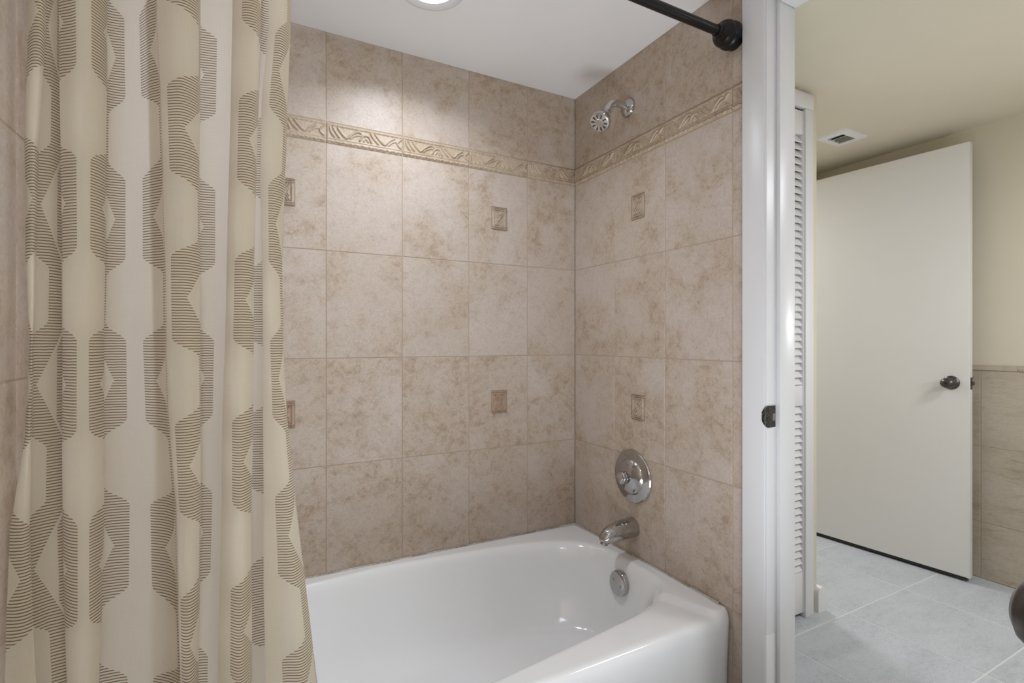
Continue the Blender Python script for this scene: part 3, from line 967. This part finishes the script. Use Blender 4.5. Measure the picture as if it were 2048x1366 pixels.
sp = empty('tub_spout', (XR, 1.394, 0.452), 'chrome tub spout on the tiled wall below the valve', 'spout')
P_ = [(XR, 1.394, 0.455), (XR - 0.012, 1.394, 0.455), (XR - 0.055, 1.394, 0.4535), (XR - 0.090, 1.394, 0.4490), (XR - 0.110, 1.394, 0.443), (XR - 0.124, 1.394, 0.433), (XR - 0.129, 1.394, 0.4235)]
pts = catmull(P_, 6)
def rad(i):
    s = i / (len(pts) - 1)
    return float(np.interp(s, [0, 0.17, 0.45, 0.7, 0.88, 1.0], [0.0345, 0.035, 0.032, 0.0275, 0.0225, 0.018]))
bm = bmesh.new(); bm_tube(bm, pts, [rad(i) for i in range(len(pts))], 40, Vector((0, 1, 0)))
so = from_bm('spout_body', bm, M_CHROME, sp, 60)
bm = bmesh.new(); bm_lathe(bm, [(0.0125, -0.002), (0.0135, 0.004), (0.0115, 0.006)], (XR - 0.130, 1.394, 0.421), (-0.3, 0, -1), 28); sub('spout_outlet', bm, M_NICKEL, so)

# ------------------------------------------------------------------ curtain rod
RY, RZ = 0.967, 1.981
rod = empty('curtain_rod', (0.466, RY, RZ), 'black curtain rod with flared wall cap above the tub', 'curtain rod')
lathe('rod_tube', [(0.0128, 0), (0.0128, 1.46)], (XL + 0.03, RY, RZ), (1, 0, 0), M_BLACK, rod, 32)
lathe('inner_tube', [(0.0145, 0), (0.0150, 0.002), (0.0150, 0.32), (0.0145, 0.322)], (XL + 0.02, RY, RZ), (1, 0, 0), M_BLACK, rod, 32)
cap = [(0.0155, 0.078), (0.0165, 0.064), (0.022, 0.060), (0.031, 0.056), (0.0355, 0.047), (0.0355, 0.040), (0.032, 0.035), (0.035, 0.032), (0.0375, 0.026), (0.0375, 0.018), (0.033, 0.013), (0.0335, 0.009), (0.034, 0.0)]
lathe('end_cap', cap[::-1], (XR - 0.0005, RY, RZ), (-1, 0, 0), M_BLACK, rod, 56, 35)
lathe('end_cap', cap[::-1], (XL + 0.0005, RY, RZ), (1, 0, 0), M_BLACK, rod, 56, 35)

# ------------------------------------------------------------------ shower curtain
t = NT('curtain_fabric')
uv = t.n('ShaderNodeUVMap', uv_map='cloth')
sep = t.n('ShaderNodeSeparateXYZ'); t.l(uv.outputs[0], sep.inputs[0])
U_, Vc = sep.outputs[0], sep.outputs[1]           # metres along the cloth, metres up
P = 0.262; D = 0.165
def dist_field(off_u, phase):
    du = t.math('ABSOLUTE', t.math('SUBTRACT', U_, off_u))
    v = t.math('ADD', t.math('DIVIDE', t.math('SUBTRACT', Vc, 1.057), P), phase)
    wv = t.math('PINGPONG', v, 0.5)              # 0 at neck centre, .5 at oval centre
    a = t.mr(wv, 0.235, 0.36, 0.016, 0.060, 'SMOOTHSTEP')
    b = t.mr(wv, 0.0, 0.30, 0.040, 0.088)
    inside = t.math('GREATER_THAN', du, a)
    inside2 = t.math('LESS_THAN', du, b)
    return t.math('MULTIPLY', inside, inside2)
h = dist_field(0.0, 0.0)
for off, ph in ((D, 0.5), (-D, 0.5), (2 * D, 0.0)):
    h = t.math('MAXIMUM', h, dist_field(off, ph))
nzv = t.noise(uv.outputs[0], 60, 2)
vv = t.math('ADD', Vc, t.math('MULTIPLY', t.math('SUBTRACT', nzv, 0.5), 0.0016))
lp = t.math('PINGPONG', t.math('DIVIDE', vv, P / 61.0), 0.5)
line = t.mr(lp, 0.12, 0.24, 1, 0, 'SMOOTHSTEP')
thread = t.math('MULTIPLY', h, line)
weave = t.noise(uv.outputs[0], 900, 2)
mpv = t.n('ShaderNodeMapping'); mpv.inputs['Scale'].default_value = (1, 30, 1); t.l(uv.outputs[0], mpv.inputs[0])
slub = t.noise(mpv.outputs[0], 25, 4)
mpu = t.n('ShaderNodeMapping'); mpu.inputs['Scale'].default_value = (30, 1, 1); t.l(uv.outputs[0], mpu.inputs[0])
slub2 = t.noise(mpu.outputs[0], 25, 4)
base_c = t.mix(t.mr(t.math('ADD', slub, slub2), 0.8, 1.2, 0, 1), srgb(219, 213, 187), srgb(207, 200, 171))
base_c = t.mix(t.math('MULTIPLY', h, 0.28), base_c, srgb(200, 188, 152))
col = t.mix(t.math('MULTIPLY', thread, 0.92), base_c, srgb(138, 116, 84))
t.set(base=col, rough=0.85, spec=0.12, sheen=0.15)
tr = t.n('ShaderNodeBsdfTranslucent')
trc = t.mix(t.math('MULTIPLY', thread, 0.9), srgb(250, 245, 240), srgb(130, 110, 84))
t.l(trc, tr.inputs['Color'])
mx = t.n('ShaderNodeMixShader'); mx.inputs[0].default_value = 0.72
t.l(t.bsdf.outputs[0], mx.inputs[1]); t.l(tr.outputs[0], mx.inputs[2]); t.l(mx.outputs[0], t.out.inputs['Surface'])
hh = t.math('ADD', t.math('MULTIPLY', thread, 1.0), t.math('ADD', t.math('MULTIPLY', weave, 0.35), t.math('MULTIPLY', t.math('ADD', slub, slub2), 0.3)))
t.bump(hh, 0.45, 0.0006)
M_CURTAIN = t.m

YK = [-500, 0, 170, 340, 520, 683, 850, 1010, 1190, 1366, 1800]
E = {
    0: [64, 62, 56, 49, 50, 58, 48, 20, 12, 8, 0],
    1: [96, 95, 88, 77, 72, 68, 66, 60, 66, 78, 86],
    2: [116, 118, 120, 123, 124, 124, 124, 126, 130, 138, 146],
    3: [214, 215, 216, 213, 210, 207, 207, 207, 204, 197, 192],
    4: [302, 305, 312, 318, 322, 325, 332, 345, 350, 355, 360],
    5: [400, 400, 399, 398, 400, 401, 402, 403, 399, 394, 388],
    6: [466, 465, 461, 457, 453, 450, 446, 445, 441, 437, 430],
    7: [524, 522, 518, 514, 508, 507, 504, 503, 504, 506, 506],
    8: [540, 537, 522, 520, 524, 525, 527, 528, 530, 534, 540],
    9: [581, 580, 574, 569, 565, 567, 575, 590, 608, 628, 676],
}
def EY(k, y): return float(np.interp(y, YK, E[k]))


# (edge, px offset) or (edge a, edge b, fraction) ; d = metres behind (+) or in front (-) of the rod ; cloth coordinate u
CP = [
    ((0, 0), -0.022, -0.060), ((0, 1, 0.3), -0.034, -0.048), ((0, 1, 0.7), -0.034, -0.034), ((1, 0), -0.024, -0.020),
    ((1, -9), -0.014, 0.0), ((1, -10), -0.008, 0.020), ((1, 2), -0.005, 0.034), ((1, 2, 0.5), 0.004, 0.060), ((2, 2), 0.014, 0.090),
    ((2, 16), 0.022, 0.10), ((2, 30), 0.020, -0.10), ((2, 26), 0.010, -0.09), ((2, 8), 0.000, -0.065), ((2, 0), -0.014, -0.050),
    ((2, 3, 0.22), -0.033, -0.030), ((2, 3, 0.5), -0.046, 0.0), ((2, 3, 0.78), -0.036, 0.030), ((3, 0), -0.012, 0.050),
    ((3, -8), 0.006, 0.065), ((3, -24), 0.020, 0.08), ((3, -28), 0.034, -0.09), ((3, -14), 0.046, -0.080), ((3, 4), 0.054, -0.058), ((3, 4, 0.35), 0.052, -0.018),
    ((3, 4, 0.60), 0.036, 0.006), ((3, 4, 0.88), 0.006, 0.040), ((4, 4), -0.012, 0.062), ((4, 8), -0.018, 0.158), ((4, 5, 0.25), -0.032, 0.182), ((4, 5, 0.6), -0.044, 0.203), ((5, -6), -0.032, 0.222), ((5, 0), -0.012, 0.232),
    ((5, -10), 0.006, 0.24), ((5, -32), 0.020, -0.10), ((5, -34), 0.036, -0.09), ((5, -12), 0.048, -0.060), ((5, 4), 0.050, -0.044), ((5, 6, 0.55), 0.046, -0.015), ((6, 4), 0.038, 0.012),
    ((6, 20), 0.034, 0.03), ((6, 22), 0.020, 0.14), ((6, 5), 0.006, 0.155), ((6, 0), -0.010, 0.163), ((6, 7, 0.3), -0.030, 0.180), ((6, 7, 0.62), -0.040, 0.200), ((7, -5), -0.030, 0.218), ((7, 0), -0.010, 0.228),
    ((7, -8), 0.006, 0.235), ((7, -24), 0.020, 0.16), ((7, -26), 0.034, 0.165), ((7, -6), 0.044, 0.178), ((7, 8, 0.5), 0.046, 0.192), ((8, 4), 0.044, 0.204),
    ((8, 18), 0.038, 0.21), ((8, 20), 0.022, -0.02), ((8, 6), 0.006, -0.005), ((8, 0), -0.008, 0.003), ((8, 9, 0.4), -0.024, 0.018), ((8, 9, 0.75), -0.026, 0.048), ((9, 0), -0.006, 0.078),
    ((9, -4), 0.006, 0.085), ((9, -16), 0.016, 0.10), ((9, -18), 0.026, 0.12), ((9, -6), 0.034, 0.14),
]
SUB = 9


def lean(z):
    s = max(0.0, min(1.0, (1.05 - z) / 0.65))
    return -0.052 * s * s * (3 - 2 * s)


ZT, ZB = 1.9455, 0.10
NR = 230
rnd = random.Random(3)
wob = [(rnd.uniform(0, 6.28), rnd.uniform(2.0, 5.0), rnd.uniform(0, 6.28), rnd.uniform(6, 11)) for _ in CP]
verts = []; uvs = []
ncol = None
for r in range(NR + 1):
    z = ZT + (ZB - ZT) * r / NR
    y_img = 683 - (z - 1.12) * F_PX / 0.80
    pts3 = []
    amp = 1.0 if z < 1.72 else 0.25 + 0.75 * max(0, (ZT - z) / (ZT - 1.72))
    for ci, (spec, d, u) in enumerate(CP):
        if len(spec) == 2:
            px = EY(spec[0], y_img) + spec[1]
        else:
            px = EY(spec[0], y_img) * (1 - spec[2]) + EY(spec[1], y_img) * spec[2]
        w0 = wob[ci]
        px += 1.3 * math.sin(z * w0[1] * 1.6 + w0[0]) + 0.5 * math.sin(z * w0[3] * 2 + w0[2])
        dd = d * amp + 0.004 * math.sin(z * w0[1] + w0[2])
        if z < 0.40: dd = min(dd, 0.048)
        Y = RY + dd + lean(z)
        X, _ = at_y(px, Y)
        X = max(X, XL + 0.003)
        pts3.append((X, Y, u))
    sm = catmull(pts3, SUB)
    ncol = len(sm)
    us = []
    for i in range(len(CP) - 1):
        for s in range(SUB): us.append(CP[i][2] + (CP[i + 1][2] - CP[i][2]) * s / SUB)
    us.append(CP[-1][2])
    for p, u in zip(sm, us):
        verts.append((p.x, p.y, z)); uvs.append((u, z))
faces = []
for r in range(NR):
    for c in range(ncol - 1):
        a = r * ncol + c
        faces.append((a, a + ncol, a + ncol + 1, a + 1))
me = bpy.data.meshes.new('shower_curtain')
me.from_pydata(verts, [], faces)
ul = me.uv_layers.new(name='cloth')
for l in me.loops:
    ul.data[l.index].uv = uvs[l.vertex_index]
cur = link_mesh('shower_curtain', me, M_CURTAIN, None, 180)
tag(cur, 'cream fabric shower curtain with brown stitched geometric bands, drawn left on the black rod', 'shower curtain')

for k in range(8):
    x = XL + 0.035 + k * 0.052
    bm = bmesh.new()
    pts = [Vector((x, RY + 0.024 * math.sin(a), RZ - 0.008 + 0.026 * math.cos(a))) for a in [2 * PI * i / 28 for i in range(28)]]
    rg = []
    for i, p in enumerate(pts):
        d = (pts[(i + 1) % 28] - pts[i - 1]).normalized()
        sd = Vector((1, 0, 0)); up = d.cross(sd)
        rg.append([bm.verts.new(p + (sd * math.cos(q) + up * math.sin(q)) * 0.0016) for q in [2 * PI * j / 8 for j in range(8)]])
    for i in range(28):
        A_, B_ = rg[i], rg[(i + 1) % 28]
        for j in range(8): bm.faces.new((A_[j], A_[(j + 1) % 8], B_[(j + 1) % 8], B_[j]))
    o = from_bm('curtain_ring', bm, M_BLACK, rod, 180)
    o['label'] = 'black wire ring'
